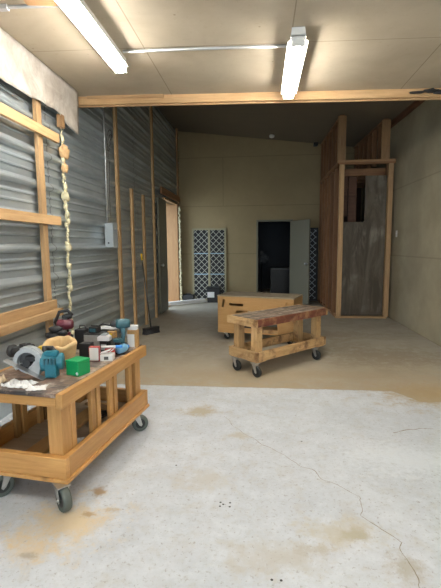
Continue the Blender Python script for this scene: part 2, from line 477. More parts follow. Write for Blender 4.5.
# back door: frame, leaf swung into the room
d = thing('door_1', None, None, (OX0, YB, 0)); tag(d, kind='structure')
ow = OX1-OX0
bm = B((-.045, 0, -.02, .13, 0, OZ+.045), (ow, ow+.045, -.02, .13, 0, OZ+.045), (0, ow, -.02, .13, OZ, OZ+.045))
obj('door_frame', bm, 'door', d, bevel=.003)
lf = obj('door_leaf', B((0, .82, -.035, 0, .01, OZ)), 'door', d, (ow+.01, -.025, 0), (0, 0, R(-61)), bevel=.003)
bm = bmesh.new(); lathe(bm, [(.03, 0), (.03, .006), (.012, .01), (.012, .035), (.027, .045), (.029, .06), (.02, .072)], 16, (.75, -.035, .98), 'Y')
for v in bm.verts: v.co.y = -.035 - (v.co.y + .035)
obj('door_knob', bm, 'silver', lf, smooth=True)

# floor crack and bolt holes
def crack(pts, w, name):
    bm = bmesh.new(); P = []
    for i in range(len(pts)-1):
        a, b = Vector((*pts[i], 0)), Vector((*pts[i+1], 0)); n = 7
        for k in range(n):
            q = a.lerp(b, k/n); P.append(q + Vector((noise.noise(q*9), noise.noise(q*9+Vector((5,5,5))), 0))*.035)
    P.append(Vector((*pts[-1], 0)))
    L = []; Rr = []
    for i, q in enumerate(P):
        dd = (P[min(i+1, len(P)-1)]-P[max(i-1, 0)]).normalized(); nn = Vector((-dd.y, dd.x, 0))
        ww = w*(.35+.9*abs(noise.noise(q*23)))
        L.append(bm.verts.new(q+nn*ww+Vector((0,0,.0008)))); Rr.append(bm.verts.new(q-nn*ww+Vector((0,0,.0008))))
    for i in range(len(P)-1): bm.faces.new((L[i], L[i+1], Rr[i+1], Rr[i]))
    return tag(obj(name, bm, 'crack'), kind='structure')
CR1 = [(-.079, 2.941), (.05, 2.80), (.166, 2.666), (.28, 2.54), (.394, 2.409), (.544, 2.278), (.563, 2.196), (.54, 2.075), (.60, 1.981), (.672, 1.902), (.67, 1.787), (.663, 1.717), (.687, 1.60)]
crack(CR1, .0030, 'trim_4')
crack([(1.01, 3.10), (1.15, 3.156), (1.24, 3.17), (1.34, 3.19)], .006, 'trim_5')
crack([(-.079, 2.941), (-.22, 3.12), (-.30, 3.3)], .002, 'trim_6')
bm = bmesh.new()
for x, y in ((-.222, 2.10), (-.222, 2.135), (-.205, 2.118), (-.168, 2.10), (-.168, 2.135), (.05, 1.62), (.09, 1.62), (-.55, 2.5), (.3, 2.9)):
    ret = bmesh.ops.create_circle(bm, cap_ends=True, segments=10, radius=.0065)
    for v in ret['verts']: v.co += Vector((x, y, .001))
tag(obj('trim_7', bm, 'black'), kind='structure')

# ------------------------------------------------------------------ exposed framing on the left wall
XS = XL + .038 + .032 - .015     # stud centre plane, just proud of the ribs
def stud(y, z1, label, x=None, mat='pine', w=.089, lean=0):
    x = XL+.048+.019 if x is None else x
    o = board('wall_stud', (x, y, 0), (x, y+lean, z1), w, .038, mat, up=(1,0,0))
    return tag(o, label, 'stud')
stud(3.83, 2.86, 'pine upright stud crossed by the three wall rails above the workbench')
stud(5.97, zu(XL, 5.8)-.01, 'full-height pine stud right beside the grey electrical box', mat='pine')
stud(6.62, 2.36, 'nearer of the two short wall studs that stop below the ceiling')
stud(7.28, 2.34, 'farther of the two short wall studs, behind the push broom')
stud(8.0, zu(XL, 8.0)-.01, 'full-height pine stud just before the side doorway', mat='pine')
stud(10.42, zu(XL, 10.4)-.01, 'corner pine stud between the side doorway and back wall', mat='pine_dark')
XR1 = XL+.048+.038+.02
def rail(z, y1, label, x=XR1, h=.089, w=.038, y0=-.4):
    return tag(board('wall_rail', (x, y0, z), (x, y1, z), w, h, 'pine'), label, 'rail')
rail(2.52, 4.13, 'topmost horizontal pine rail on the steel wall, under the plastic sheet')
rail(1.695, 4.08, 'middle horizontal pine rail on the steel wall, at eye height')
rail(.865, 3.90, 'upper of the two doubled low rails just above the bench')
rail(.785, 3.92, 'thicker lower one of the doubled low rails, nearest the bench top', x=XR1+.036, w=.07, h=.07)
tag(board('wall_block', (XL+.075, 4.28, 2.67), (XL+.075, 4.28, 2.80), .08, .05, 'pine_dark', up=(1,0,0)), 'small brown wood block peeking out under the plastic sheet', 'block')

# plastic sheet hanging from the ceiling line
bm = bmesh.new()
ys = [1.6+.05*i for i in range(62)]
edge = [(1.6, 2.70), (3.0, 2.75), (3.45, 2.76), (3.75, 2.78), (4.0, 2.78), (4.2, 2.79), (4.35, 2.74), (4.5, 2.70), (4.62, 2.69), (4.70, 2.74), (4.8, 2.80)]
def lerp_e(y):
    for (a, za), (b, zb) in zip(edge, edge[1:]):
        if a <= y <= b: return za + (zb-za)*(y-a)/(b-a)
    return edge[-1][1]
grid = []
for y in ys:
    zb = lerp_e(y) + .02*noise.noise(Vector((y*4, 1, 2)))
    col = []
    for k in range(11):
        u = k/10; z = 3.15 + (zb-3.15)*u
        x = -2.045 - .01*u + (.022*noise.noise(Vector((y*3, z*2, 0))) + .012*noise.noise(Vector((y*9, z*3, 4))))*(.3+u)
        col.append(bm.verts.new((x, y, z)))
    grid.append(col)
for a, b in zip(grid, grid[1:]):
    for k in range(10): bm.faces.new((a[k], b[k], b[k+1], a[k+1]))
o = obj('plastic_sheet', bm, 'sheet', smooth=True)
sm = o.modifiers.new('thick', 'SOLIDIFY'); sm.thickness = .002
tag(o, 'dusty off-white plastic sheet hanging ragged along the top of the steel wall', 'plastic sheet')

# spray foam line
bm = bmesh.new(); fy = 4.34
k = 0; z = 2.66
while z > .35:
    rr = random.uniform(.009, .017) if random.random() < .85 else random.uniform(.020, .028)
    blob(bm, (XL+.05+random.uniform(-.01, .01), fy+.03*noise.noise(Vector((z*2, 0, 0)))+random.uniform(-.012, .012), z), (rr*.9, rr*1.1, rr*1.5), 2, .5, 2.4, z*7)
    z -= rr*1.5; k += 1
for zz, rr in ((1.97, .045), (1.42, .036), (1.22, .03), (.98, .032)):
    blob(bm, (XL+.05, fy+.01, zz), (rr, rr*1.2, rr*1.2), 2, .5, 2.2, zz*3)
fo = tag(obj('foam_bead', bm, 'foam', smooth=True), 'lumpy cream spray foam line running down the steel wall', 'foam')
bm = bmesh.new()
for zz, rr, s in ((2.44, .062, 1), (2.27, .042, 2)):
    blob(bm, (XL+.065, fy, zz), (rr*.8, rr*1.1, rr*1.25), 3, .4, 1.7, s)
obj('foam_lump', bm, 'foam_orange', fo, smooth=True)['label'] = 'aged orange foam lump'
bm = bmesh.new(); z = .05
while z < 2.4:
    rr = random.uniform(.016, .034)
    blob(bm, (XL+.11+random.uniform(-.012, .012), 10.345+random.uniform(-.01, .02), z), (rr, rr, rr*1.6), 2, .5, 2.4, z*5)
    z += rr*1.6
tag(obj('foam_bead', bm, 'foam', smooth=True), 'yellowish spray foam down the edge of the side doorway jamb', 'foam')

# electrical box and conduit, cables
e = thing('electrical_box', 'grey steel electrical box on the corrugated wall with conduit above', 'electrical box', (XL+.035, 5.48, 1.42))
obj('box_body', B((0, .11, 0, .17, 0, .33)), 'box_grey', e, bevel=.004)
obj('box_cover', B((.11, .118, -.006, .176, -.006, .336)), 'box_grey', e, bevel=.002)
bm = bmesh.new(); cyl(bm, (.05, -.006, .06), (.05, .002, .06), .012, n=12)
obj('knockout', bm, 'black', e)
bm = bmesh.new(); cyl(bm, (.118, .088, .25), (.128, .088, .25), .012, n=12); obj('cover_latch', bm, 'silver', e)
bm = bmesh.new(); tube(bm, [(XL+.05, 5.56, 1.75), (XL+.05, 5.57, 2.6), (XL+.05, 5.58, 3.3), (XL+.05, 5.60, 4.0)], .012, 10)
tag(obj('wall_conduit', bm, 'galv', smooth=True), 'vertical galvanized conduit rising from the grey electrical box', 'conduit')
bm = bmesh.new(); P = []
for i in range(40):
    a = i*.42; P.append((XL+.06+.02*math.sin(a), 5.72+.09*math.cos(a)*(1-i/70), 2.95+.10*math.sin(a*1.02)-.004*i))
P += [(XL+.05, 5.72, 2.6), (XL+.05, 5.68, 2.2), (XL+.05, 5.70, 1.5)]
tube(bm, P, .004, 6)
tag(obj('wire_coil', bm, 'dark_metal', smooth=True), 'loose coil of dark wire hooked over the stud above the electrical box', 'wire')
for dz, lb in ((0, 'upper thin cable stretched level along the steel wall behind the bench'), (-.05, 'lower thin cable stretched level along the steel wall behind the bench')):
    bm = bmesh.new()
    tube(bm, [(XL+.045, 3.98+.1*i, .985+dz+.004*math.sin(i)+.02*(i/17)) for i in range(18)], .006, 6)
    tag(obj('wall_cable', bm, 'galv', smooth=True), lb, 'cable')

# ------------------------------------------------------------------ ceiling fixtures
def fixture(label, x, y0, y1, z, grp=None):
    t = thing('fluorescent_light', label, 'ceiling light', (x, (y0+y1)/2, z), 0, grp)
    L = (y1-y0)/2; top = zc(x, 0)-z
    bm = bmesh.new(); prism(bm, [(-.060, .050), (.060, .050), (.050, max(top-.002, .08)), (-.050, max(top-.002, .08))], -L, L, 'Y')
    obj('housing', bm, 'white_paint', t)
    bm = bmesh.new(); prism(bm, [(-.080, .024), (-.077, .024), (-.04, .046), (.04, .046), (.077, .024), (.080, .024), (.045, .052), (-.045, .052)], -L+.03, L-.03, 'Y')
    obj('reflector', bm, 'white_paint', t)
    for s in (-1, 1):
        obj('lampholder', B((-.055, .055, s*L-.012 if s > 0 else s*L, s*L if s > 0 else s*L+.012, -.02, .06)), 'white_paint', t, bevel=.002)
        bm = bmesh.new(); cyl(bm, (s*.033, -L+.03, 0), (s*.033, L-.03, 0), .019, n=14)
        tb = obj('tube', bm, 'tube', t, smooth=False)
        bm = bmesh.new()
        cyl(bm, (s*.033, -L+.012, 0), (s*.033, -L+.03, 0), .0195, n=14); obj('tube_cap', bm, 'dark_metal', tb)
        bm = bmesh.new(); cyl(bm, (s*.033, L-.03, 0), (s*.033, L-.012, 0), .0195, n=14); obj('tube_cap', bm, 'dark_metal', tb)
    return t
fixture('left two-tube fluorescent ceiling light, above the workbench side', -1.285, 2.66, 3.88, 3.03)
fixture('right two-tube fluorescent ceiling light, reaching the ceiling beam', .285, 3.44, 4.63, 2.99)
fixture('unseen two-tube fluorescent ceiling light added overhead to brighten the foreground, left side', -1.0, .1, 1.34, 3.03)  # this fixture and the next are added out of view to light the foreground
fixture('unseen two-tube fluorescent ceiling light added overhead to brighten the foreground, right side', 1.3, .1, 1.34, 3.0)
bm = bmesh.new(); tube(bm, [(-1.20, 3.69, 3.115), (-.5, 3.695, 3.105), (.23, 3.70, 3.09)], .013, 10)
c = tag(obj('ceiling_conduit', bm, 'galv', smooth=True), 'thin conduit crossing the ceiling between the two fluorescent lights', 'conduit')
bm = bmesh.new(); tube(bm, [(-2.1, 2.98, 3.14), (-1.36, 2.99, 3.125)], .013, 10)
c = tag(obj('ceiling_conduit', bm, 'galv', smooth=True), 'short conduit at the top left corner, left of the left light', 'conduit')
obj('conduit_coupling', B((-1.87, -1.80, 2.965, 3.005, 3.115, 3.150)), 'galv', c, bevel=.004)
tag(board('ceiling_cleat', (-1.62, 2.88, 3.122), (-1.36, 2.91, 3.115), .10, .036, 'pine_dark'), 'offcut of lumber fixed to the ceiling beside the left light', 'board')
# splintered strip on the beam
tag(board('beam_splinter', (-2.0, 4.79, 3.145), (-1.1, 4.785, 3.12), .02, .035, 'pine'), 'pale splintered wood strip along the left end of the beam', 'board')
bm = bmesh.new()
for i in range(7):
    blob(bm, (1.66+.13*i, 4.775+.01*random.random(), 3.035+.012*math.sin(i*2)), (.085, .022, .022 if i else .015), 2, .6, 2.0, i)
tag(obj('black_cloth', bm, 'black', smooth=True), 'black rag tucked along the right end of the ceiling beam', 'cloth')
bm = bmesh.new(); lathe(bm, [(.02, .03), (.05, .03), (.062, .0), (.055, -.03), (.035, -.04), (.01, -.042)], 20)
tag(obj('smoke_detector', bm, 'white_paint', None, (.25, 10.2, zu(.25, 10.2)-.028), smooth=True), 'small round detector on the dark sloped ceiling near the back wall', 'detector')
bm = bmesh.new(); cbox(bm, (0,0,0), (.10,.12,.08)); cyl(bm, (0,-.06,-.02), (0,-.10,-.03), .03)
tag(obj('security_camera', bm, 'black', None, (1.33, 10.6, zu(1.33,10.6)-.045), bevel=.006), 'small black fitting high in the back corner beside the closet framing', 'fitting')
sw = thing('light_switch', 'pale switch plate on the right wall beside the closet', 'switch', (XR, 7.95, 1.62))
obj('switch_plate', B((-.008, .0, -.04, .04, -.06, .06)), 'white_card', sw, bevel=.002)
obj('toggle', B((-.02, -.008, -.006, .006, -.012, .012)), 'white_card', sw)

# ------------------------------------------------------------------ framed closet
cl = thing('framed_closet', 'tall stud-framed closet in the back right corner, partly clad in grey sheet', 'closet', (1.45, 8.1, 0))
CW, CD, CH = 1.03, 2.55, 3.0
def cb(nm, a, b, w, h, mat='closet', up=(0,0,1)): return board(nm, a, b, w, h, mat, cl, up)
cb('bottom_plate', (0, .045, .02), (CW-.06, .045, .02), .089, .038, 'pine')
cb('bottom_plate', (.045, .09, .02), (.045, CD, .02), .089, .038, 'closet')
def st(x, y, z0, z1, wx, wy, mat='closet'): return board('stud', (x, y, z0), (x, y, z1), wy, wx, mat, cl, up=(1,0,0))
st(.065, .045, .04, CH-.08, .085, .089, 'pine')
st(.955, .045, .04, CH-.08, .09, .089, 'pine')
st(.925, .16, .04, CH-.08, .04, .089)
cb('top_plate', (-.02, .045, CH-.06), (CW, .045, CH-.06), .10, .038, 'closet')
cb('top_plate', (-.02, .045, CH-.02), (CW, .045, CH-.02), .10, .038, 'pine_dark')
cb('top_plate', (.045, .1, CH-.06), (.045, CD, CH-.06), .089, .038)
cb('top_plate', (.045, .1, CH-.02), (.045, CD, CH-.02), .089, .038)
for y in (.45, .87, 1.28, 1.70, 2.12, 2.50): st(.045, y, .04, CH-.08, .089, .04, 'closet')
for y in (.50, .95, 1.40, 1.85, 2.30): cb('joist', (.09, y, CH-.15), (CW-.02, y, CH-.15), .038, .14, 'closet')
# upper cripple walls to the sloped ceiling
def zt(x, y): return zu(1.45+x, 8.1+y)
for xx, ww in ((.045, .089), (.84, .089)):
    tops = 0
    for i, y in enumerate((.02, .40, .80, 1.2, 1.6, 2.0, 2.4)):
        board('cripple_stud', (xx, y, CH), (xx, y, zt(xx, y)-.03), .04, .15 if i == 0 else ww, 'pine_dark' if i == 0 else 'closet', cl, up=(1,0,0))
    cb('upper_plate', (xx, .0, zt(xx, 0)-.03), (xx, CD, zt(xx, CD)-.03), ww, .036, 'closet')
# cladding
bm = bmesh.new()
prism(bm, [(.10, .045), (.93, .045), (.93, 2.72), (.52, 2.72), (.52, 1.86), (.10, 1.86)], .10, .112, 'Y')
obj('front_panel', bm, 'sheetmetal', cl)['label'] = 'dirty grey sheet cladding'
bm = bmesh.new(); prism(bm, [(.10, .045), (.50, .045), (.50, 1.55), (.10, 1.80)], .100, .108, 'X')
obj('side_panel', bm, 'sheetmetal', cl)['label'] = 'grey sheet on the side framing'
wb = wood('closet_sheathing', (.075,.032,.016), (.04,.017,.009), axis=2)
bm = B((.112, .122, .0+.13, CD, .045, CH-.09)); obj('side_sheathing', bm, wb, cl)
bm = B((.13, CW-.02, CD-.02, CD, 0.04, CH-.09)); obj('back_sheathing', bm, wb, cl)
bm = B((.30, .46, .55, .57, 0.04, 2.85), (.14, .28, .55, .57, 2.0, 2.85)); obj('hanging_board', bm, 'closet_red', cl)
bm = bmesh.new(); cyl(bm, (.86, .03, .0), (.86, .03, .0), .02)
bm.free()

# ------------------------------------------------------------------ back wall items
def lattice(name, label, w, h, loc, rot=(0,0,0), bars=True, pitch=.155, mat='lattice_white'):
    t = thing(name, label, 'lattice panel', loc); t.rotation_euler = rot
    fw = .045
    bm = B((0, fw, -.03, 0, 0, h), (w-fw, w, -.03, 0, 0, h), (fw, w-fw, -.03, 0, 0, fw), (fw, w-fw, -.03, 0, h-fw, h))
    if bars: box(bm, w/2-.03, w/2+.03, -.03, 0, fw, h-fw)
    obj('frame', bm, 'cream' if bars else 'shelf_gap', t, bevel=.002)
    bm = bmesh.new(); x0, x1, z0, z1 = fw, w-fw, fw, h-fw
    for s in (1, -1):
        k = -int((h+w)/pitch)-1
        while k*pitch < h+w:
            # line x = x0 + u, z = zc0 + s*u
            c0 = (z0 if s > 0 else z1) + (k*pitch)
            pts = []
            us = []
            for zz in (z0, z1):
                u = (zz-c0)/s; us.append(u)
            a, b = max(min(us), 0), min(max(us), x1-x0)
            if b-a > .02:
                p, q = Vector((x0+a, -.014-.003*s, c0+s*a)), Vector((x0+b, -.014-.003*s, c0+s*b))
                dd = (q-p); L = dd.length; an = math.atan2(dd.z, dd.x)
                cbox(bm, (p+q)/2, (L, .005, .012), Matrix.Rotation(-an, 4, 'Y'))
            k += 1
    obj('lattice', bm, mat, t)
    obj('backing', B((fw*.5, w-fw*.5, -.006, -.001, fw*.5, h-fw*.5)), 'shelf_gap', t)
    return t
lt = lattice('lattice_panel', 'white diamond lattice panel in a cream frame standing left of the back door', .89, 1.88, (-1.79, 10.66, .0), (R(-1.0), 0, 0))
for z in (.68, 1.22): obj('shelf_strip', B((.045, .415, -.026, -.021, z, z+.022), (.475, .845, -.026, -.021, z, z+.022)), 'lattice_blue', lt)
lattice('lattice_panel', 'dark diamond lattice panel half hidden behind the open back door', .45, 1.86, (.99, 10.66, .0), (R(-1.0), 0, 0), bars=False, pitch=.155, mat='box_grey')
# bin and small dark things at the wall foot
b = thing('storage_bin', 'black bin with a pale label at the foot of the lattice panel', 'bin', (-1.20, 10.35, 0))
bm = bmesh.new(); prism(bm, [(-.15, 0), (.15, 0), (.17, .36), (-.17, .36)], -.13, .13, 'Y'); obj('bin_body', bm, 'black', b, bevel=.01)
obj('bin_lid', B((-.18, .18, -.145, .145, .36, .39)), 'black', b, bevel=.008)
obj('bin_label', B((-.145, .03, -.138, -.132, .13, .27)), 'white_card', b)
b = thing('toolbox', 'low black case on the floor left of the lattice panel', 'case', (-1.90, 10.50, 0))
obj('case_body', B((-.13, .16, -.11, .11, 0, .17)), 'black', b, bevel=.01)
obj('case_handle', B((-.05, .08, -.012, .012, .17, .20)), 'black', b, bevel=.004)
b = tag(board('white_board', (-2.27, 9.45, .065), (-1.42, 10.22, .065), .09, .08, 'white_card', bev=.004), 'long white board lying on the floor from the side doorway to the bin', 'board')

# store room contents
f = thing('pedestal_fan', 'dark round-headed fan seen through the open back doorway', 'fan', (.02, 12.3, 0))
bm = bmesh.new(); lathe(bm, [(.2, 0), (.2, .02), (.04, .05), (.018, .08), (.018, 1.0)], 18); obj('stand', bm, 'black', f, smooth=True)
bm = bmesh.new()
for r in (.20, .16, .12, .08, .04):
    tube(bm, [(r*math.cos(a*.2618), -.06-.02*(1-r/.2), 1.10+r*math.sin(a*.2618)) for a in range(25)], .004, 5)
for a in range(12): tube(bm, [(0, -.085, 1.10), (.2*math.cos(a*.5236), -.06, 1.10+.2*math.sin(a*.5236))], .003, 5)
obj('fan_guard', bm, 'dark_metal', f)
bm = bmesh.new(); cyl(bm, (0, -.03, 1.10), (0, .10, 1.10), .07)
for k in range(4):
    a = k*math.pi/2; cbox(bm, (.09*math.cos(a), -.04, 1.10+.09*math.sin(a)), (.14, .006, .10), Matrix.Rotation(-a, 4, 'Y'))
obj('fan_blades', bm, 'black', f)
f = thing('cabinet', 'low dark cabinet seen through the open back doorway', 'cabinet', (.27, 11.8, 0))
obj('cabinet_body', B((0, .55, 0, .5, 0, .78)), 'dark_metal', f, bevel=.01)
obj('cabinet_door', B((.02, .53, -.02, 0, .05, .74)), 'black', f, bevel=.005)

# ------------------------------------------------------------------ push broom
br = thing('push_broom', 'black push broom leaning against the left wall studs', 'broom', (-1.80, 6.50, 0))
bm = bmesh.new(); cbox(bm, (0, 0, .085), (.08, .30, .045)); obj('broom_block', bm, 'black', br, bevel=.006)
bm = bmesh.new()
for i in range(22):
    for j in range(4):
        x, y = -.033+.022*j, -.138+.0132*i
        cyl(bm, (x, y, .065), (x*1.25, y*1.04, .0), .007, .009, n=5)
obj('bristles', bm, 'black', br)
bm = bmesh.new(); tube(bm, [(0, 0, .10), (-.24, .05, 1.20)], .012, 10); obj('handle', bm, 'dark_metal', br, smooth=True)
bm = bmesh.new(); tube(bm, [(-.24, .05, 1.20), (-.262, .055, 1.31)], .015, 10); obj('handle_grip', bm, 'yellow', br, smooth=True)['label'] = 'yellow grip'
br.rotation_euler = (0, 0, R(-35))

# ------------------------------------------------------------------ casters
def caster(parent, loc, ang, H=.145, wr=.06, ww=.038, tire='rubber', hub='silver'):
    """swivel caster whose wheel touches the floor; loc = pivot, ang = wheel direction"""
    c = obj('caster', B((-.045, .045, -.035, .035, H-.006, H)), 'silver', parent, (loc[0], loc[1], 0), (0, 0, ang))
    me = c.data; bm = bmesh.new(); bm.from_mesh(me)
    cyl(bm, (0, 0, H-.022), (0, 0, H-.004), .028)
    tr = .028
    for s in (-1, 1):
        y0 = s*(ww/2+.004)
        prism(bm, [(-.024, H-.016), (.024, H-.016), (tr+.014, wr-.006), (tr+.004, wr-.018), (tr-.012, wr-.006)], y0, y0+s*.004, 'Y')
    box(bm, -.024, .024, -ww/2-.008, ww/2+.008, H-.022, H-.016)
    bmesh.ops.recalc_face_normals(bm, faces=bm.faces)
    bm.to_mesh(me); bm.free()
    bm = bmesh.new()
    h = ww/2
    lathe(bm, [(wr*.62, -h*.8), (wr*.90, -h), (wr*.985, -h*.7), (wr, -h*.3), (wr, h*.3), (wr*.985, h*.7), (wr*.90, h), (wr*.62, h*.8)], 28, (tr, 0, wr), 'Y')
    w_ = obj('wheel', bm, tire, c, smooth=True)
    bm = bmesh.new()
    lathe(bm, [(wr*.60, -h*.82), (wr*.60, h*.82)], 22, (tr, 0, wr), 'Y')
    lathe(bm, [(wr*.22, -h*1.2), (wr*.22, h*1.2)], 12, (tr, 0, wr), 'Y')
    obj('hub', bm, 'rubber_black', c)
    bm = bmesh.new(); cyl(bm, (tr, -h-.014, wr), (tr, h+.014, wr), .007, n=10); obj('axle', bm, hub, c)
    return c

# ------------------------------------------------------------------ workbench (front left)
wbn = thing('workbench', 'long golden pine workbench on casters, covered in tools, by the steel wall', 'workbench', (-1.052, 2.01, 0), R(-7.5))
BW, BL = .66, 1.115
def wp(nm, a, b, w, h, mat='varnish', up=(0,0,1), bev=.004): return board(nm, a, b, w, h, mat, wbn, up, bev)
H0 = .145
# base plate plywood + lower rails
obj('base_plate', B((-BW-.005, .012, -.008, BL+.005, H0, H0+.022)), 'varnish_y', wbn, bevel=.003)
obj('lower_shelf', B((-BW+.04, -.04, .04, BL-.04, H0+.022, H0+.034)), 'shelf_ply', wbn)
z0, z1 = H0+.022, .285
zr, hr = (z0+z1)/2, z1-z0
wp('lower_rail', (-BW, .019, zr), (.0, .019, zr), .038, hr)
wp('lower_rail', (-BW, BL-.019, zr), (0, BL-.019, zr), .038, hr)
wp('lower_rail', (-.019, .038, zr), (-.019, BL-.038, zr), .038, hr)
wp('lower_rail', (-BW+.019, .038, zr), (-BW+.019, BL-.038, zr), .038, hr)
# legs
for x in (-.085, -BW+.085):
    for y in (.085, BL-.085):
        wp('leg', (x, y, H0+.034), (x, y, .567), .089, .089, up=(1,0,0))
# apron
za, ha = .609, .082
wp('apron', (-BW+.04, .016, .602), (-.04, .016, .602), .038, .054)
wp('apron', (-BW+.04, BL-.016, .602), (-.04, BL-.016, .602), .038, .054)
wp('apron', (-.019, -.003, za), (-.019, BL+.003, za), .038, ha)
wp('apron', (-BW+.019, -.003, za), (-BW+.019, BL+.003, za), .038, ha)
# slats on both long sides: from behind the lower rail up to the apron
for xs in (-.052, -BW+.052):
    for y in (.155, .37, .435, .60, .665, .90):
        wp('slat', (xs, y, H0+.034), (xs, y, .567+.03), .044, .026, up=(1,0,0), bev=.002)
# back end slats
obj('tabletop', B((-BW+.039, -.039, -.008, BL+.008, .630, .652)), 'bench_top', wbn, bevel=.002)
CA = .145
caster(wbn, (-.035, .0), R(-36), CA, .067, .048)
caster(wbn, (-BW+.23, .05), R(-120), CA, .066, .046)
caster(wbn, (-.035, BL-.15), R(35), CA, .062, .042)
caster(wbn, (-BW+.07, BL-.08), R(70), CA, .062, .042)
MW = Matrix.Translation((-1.052, 2.01, 0)) @ Matrix.Rotation(R(-7.5), 4, 'Z')
def wl(x, y, z=.652): return MW @ Vector((x, y, z))
TZ = .652
RZ = R(-7.5)

# lower shelf things
LZ = H0+.034
def lower(name, label, cat, a, b, w, h, mat): return tag(board(name, wl(*a), wl(*b), w, h, mat), label, cat)
lower('scrap_board', 'long pale board lying on the bench lower shelf', 'board', (-.34, .12, LZ+.012), (-.33, .98, LZ+.012), .12, .022, 'ply')
lower('scrap_board', 'narrow offcut laid crosswise at the far end of the lower shelf', 'board', (-.42, .93, LZ+.034), (-.12, .80, LZ+.034), .07, .02, 'pine_dark')
bm = bmesh.new()
for i in range(5):
    blob(bm, (.02*i-.04, .015*(i % 2), .02+.004*(i % 3)), (.035, .06, .018), 2, .5, 3, i*3)
o = tag(obj('paper_bag', bm, 'cloth_white', None, wl(-.15, .32, LZ+.002), (0,0,R(20)), smooth=True), 'crumpled white paper on the bench lower shelf behind the near leg', 'paper')
bm = bmesh.new()
for i in range(4): tube(bm, [(0,0,.012+.01*i), (.08, .03*i, .016+.01*i), (.16, .02, .012+.01*i)], .008, 6)
tag(obj('cable_bundle', bm, 'black', None, wl(-.20, .58, LZ+.024), (0,0,R(60)), smooth=True), 'small bundle of black cable on the lower shelf', 'cable')

# ------------------------------------------------------------------ things on the bench top
def top(name, label, cat, x, y, rz=0, z=TZ, group=None):
    p = wl(x, y, z); return thing(name, label, cat, p, RZ+rz, group)

# circular saw
sw = top('circular_saw', 'teal and grey circular saw resting on its side at the near end of the bench', 'power saw', -.365, .225, R(12))
def arc(bm, r0, r1, a0, a1, y0, y1, c, n=28):
    vs = []
    for i in range(n+1):
        a = a0+(a1-a0)*i/n; ca, sa = math.cos(a), math.sin(a)
        vs.append([bm.verts.new((c[0]+r*ca, y, c[1]+r*sa)) for r in (r0, r1) for y in (y0, y1)])
    for p, q in zip(vs, vs[1:]):
        for i, j in ((0,1),(1,3),(3,2),(2,0)): bm.faces.new((p[i], p[j], q[j], q[i]))
    for e in (vs[0], vs[-1]): bm.faces.new((e[0], e[1], e[3], e[2]))
C0 = (0, .098)
bm = bmesh.new()
arc(bm, .060, .086, R(-15), R(215), -.035, .02, C0); arc(bm, .078, .094, R(20), R(120), -.025, .015, C0)
obj('blade_guard', bm, 'alu', sw, bevel=.003)
bm = bmesh.new(); arc(bm, .028, .070, R(190), R(345), -.028, -.004, C0); cyl(bm, (0, -.03, C0[1]), (0, .0, C0[1]), .02)
obj('lower_guard', bm, 'alu', sw, bevel=.002)
bm = bmesh.new(); n = 36; vs = []
for i in range(n):
    a = 2*math.pi*i/n; r = .068 if i % 2 else .063; vs.append((C0[0]+r*math.cos(a), C0[1]+r*math.sin(a)))
prism(bm, vs, -.002, .0, 'Y'); obj('saw_blade', bm, 'dark_metal', sw)
bm = bmesh.new(); cyl(bm, (0, -.045, .098), (0, .02, .098), .024); cbox(bm, (.02, -.02, .12), (.06, .04, .03)); cbox(bm, (-.02, -.015, .075), (.05, .04, .03))
obj('blade_bracket', bm, 'black', sw, bevel=.004)
bm = bmesh.new(); cbox(bm, (-.005, -.055, .062), (.255, .05, .004), Matrix.Rotation(R(27), 4, 'Y')); obj('base_shoe', bm, 'silver', sw)
bm = bmesh.new(); cbox(bm, (.055, -.01, .075), (.05, .05, .10), Matrix.Rotation(R(15), 4, 'Y')); cbox(bm, (.075, -.02, .125), (.03, .04, .06), Matrix.Rotation(R(-20), 4, 'Y'))
obj('gear_case', bm, 'alu', sw, bevel=.006)
bm = bmesh.new(); cyl(bm, (.070, .0, .092), (.195, .03, .090), .056, .050, n=20)
cbox(bm, (.14, -.015, .05), (.07, .06, .09)); cbox(bm, (.135, .0, .145), (.08, .05, .03))
obj('motor_housing', bm, 'teal', sw, bevel=.008)
bm = bmesh.new()
for k in range(4): cbox(bm, (.11+.02*k, -.042, .105), (.007, .018, .035))
obj('motor_vents', bm, 'teal_dark', sw)
bm = bmesh.new(); tube(bm, [(.08, .03, .13), (.06, .07, .16), (.09, .11, .15), (.13, .10, .11), (.14, .05, .09)], .016, 10)
obj('handle', bm, 'black', sw, smooth=True)

# cloths and paper at the near end
def crumple(name, label, cat, x, y, sx, sy, h, mat, seed, rz=0, n=16, z=TZ, flat=.25):
    bm = bmesh.new(); g = []
    for i in range(n+1):
        row = []
        for j in range(n+1):
            u, v = i/n*2-1, j/n*2-1
            q = Vector((u*2.2+seed, v*2.2, seed)); e = 1-max(abs(u), abs(v))**3
            zz = h*(abs(noise.noise(q))*1.1 + .35*abs(noise.noise(q*2.7)))*(.35+.65*e) + .0015
            r = 1+.22*noise.noise(Vector((u*1.5, v*1.5, seed+9)))
            row.append(bm.verts.new((u*sx/2*r, v*sy/2*r, zz)))
        g.append(row)
    for a, b in zip(g, g[1:]):
        for j in range(n): bm.faces.new((a[j], b[j], b[j+1], a[j+1]))
    o = obj(name, bm, mat, None, wl(x, y, z), (0, 0, RZ+rz), smooth=True)
    m_ = o.modifiers.new('thick', 'SOLIDIFY'); m_.thickness = .0012; m_.offset = 1
    return tag(o, label, cat)
crumple('crumpled_cloth', 'crumpled white cloth in front of the circular saw', 'cloth', -.335, .085, .17, .11, .045, 'cloth_white', 3, n=26)
crumple('tan_rag', 'tan rag at the near left edge of the bench top', 'rag', -.505, .075, .13, .12, .085, 'cloth_tan', 7)
crumple('paper_sheet', 'white paper scrap at the front edge of the bench', 'paper', -.195, .055, .10, .08, .022, 'white_card', 12, R(25))

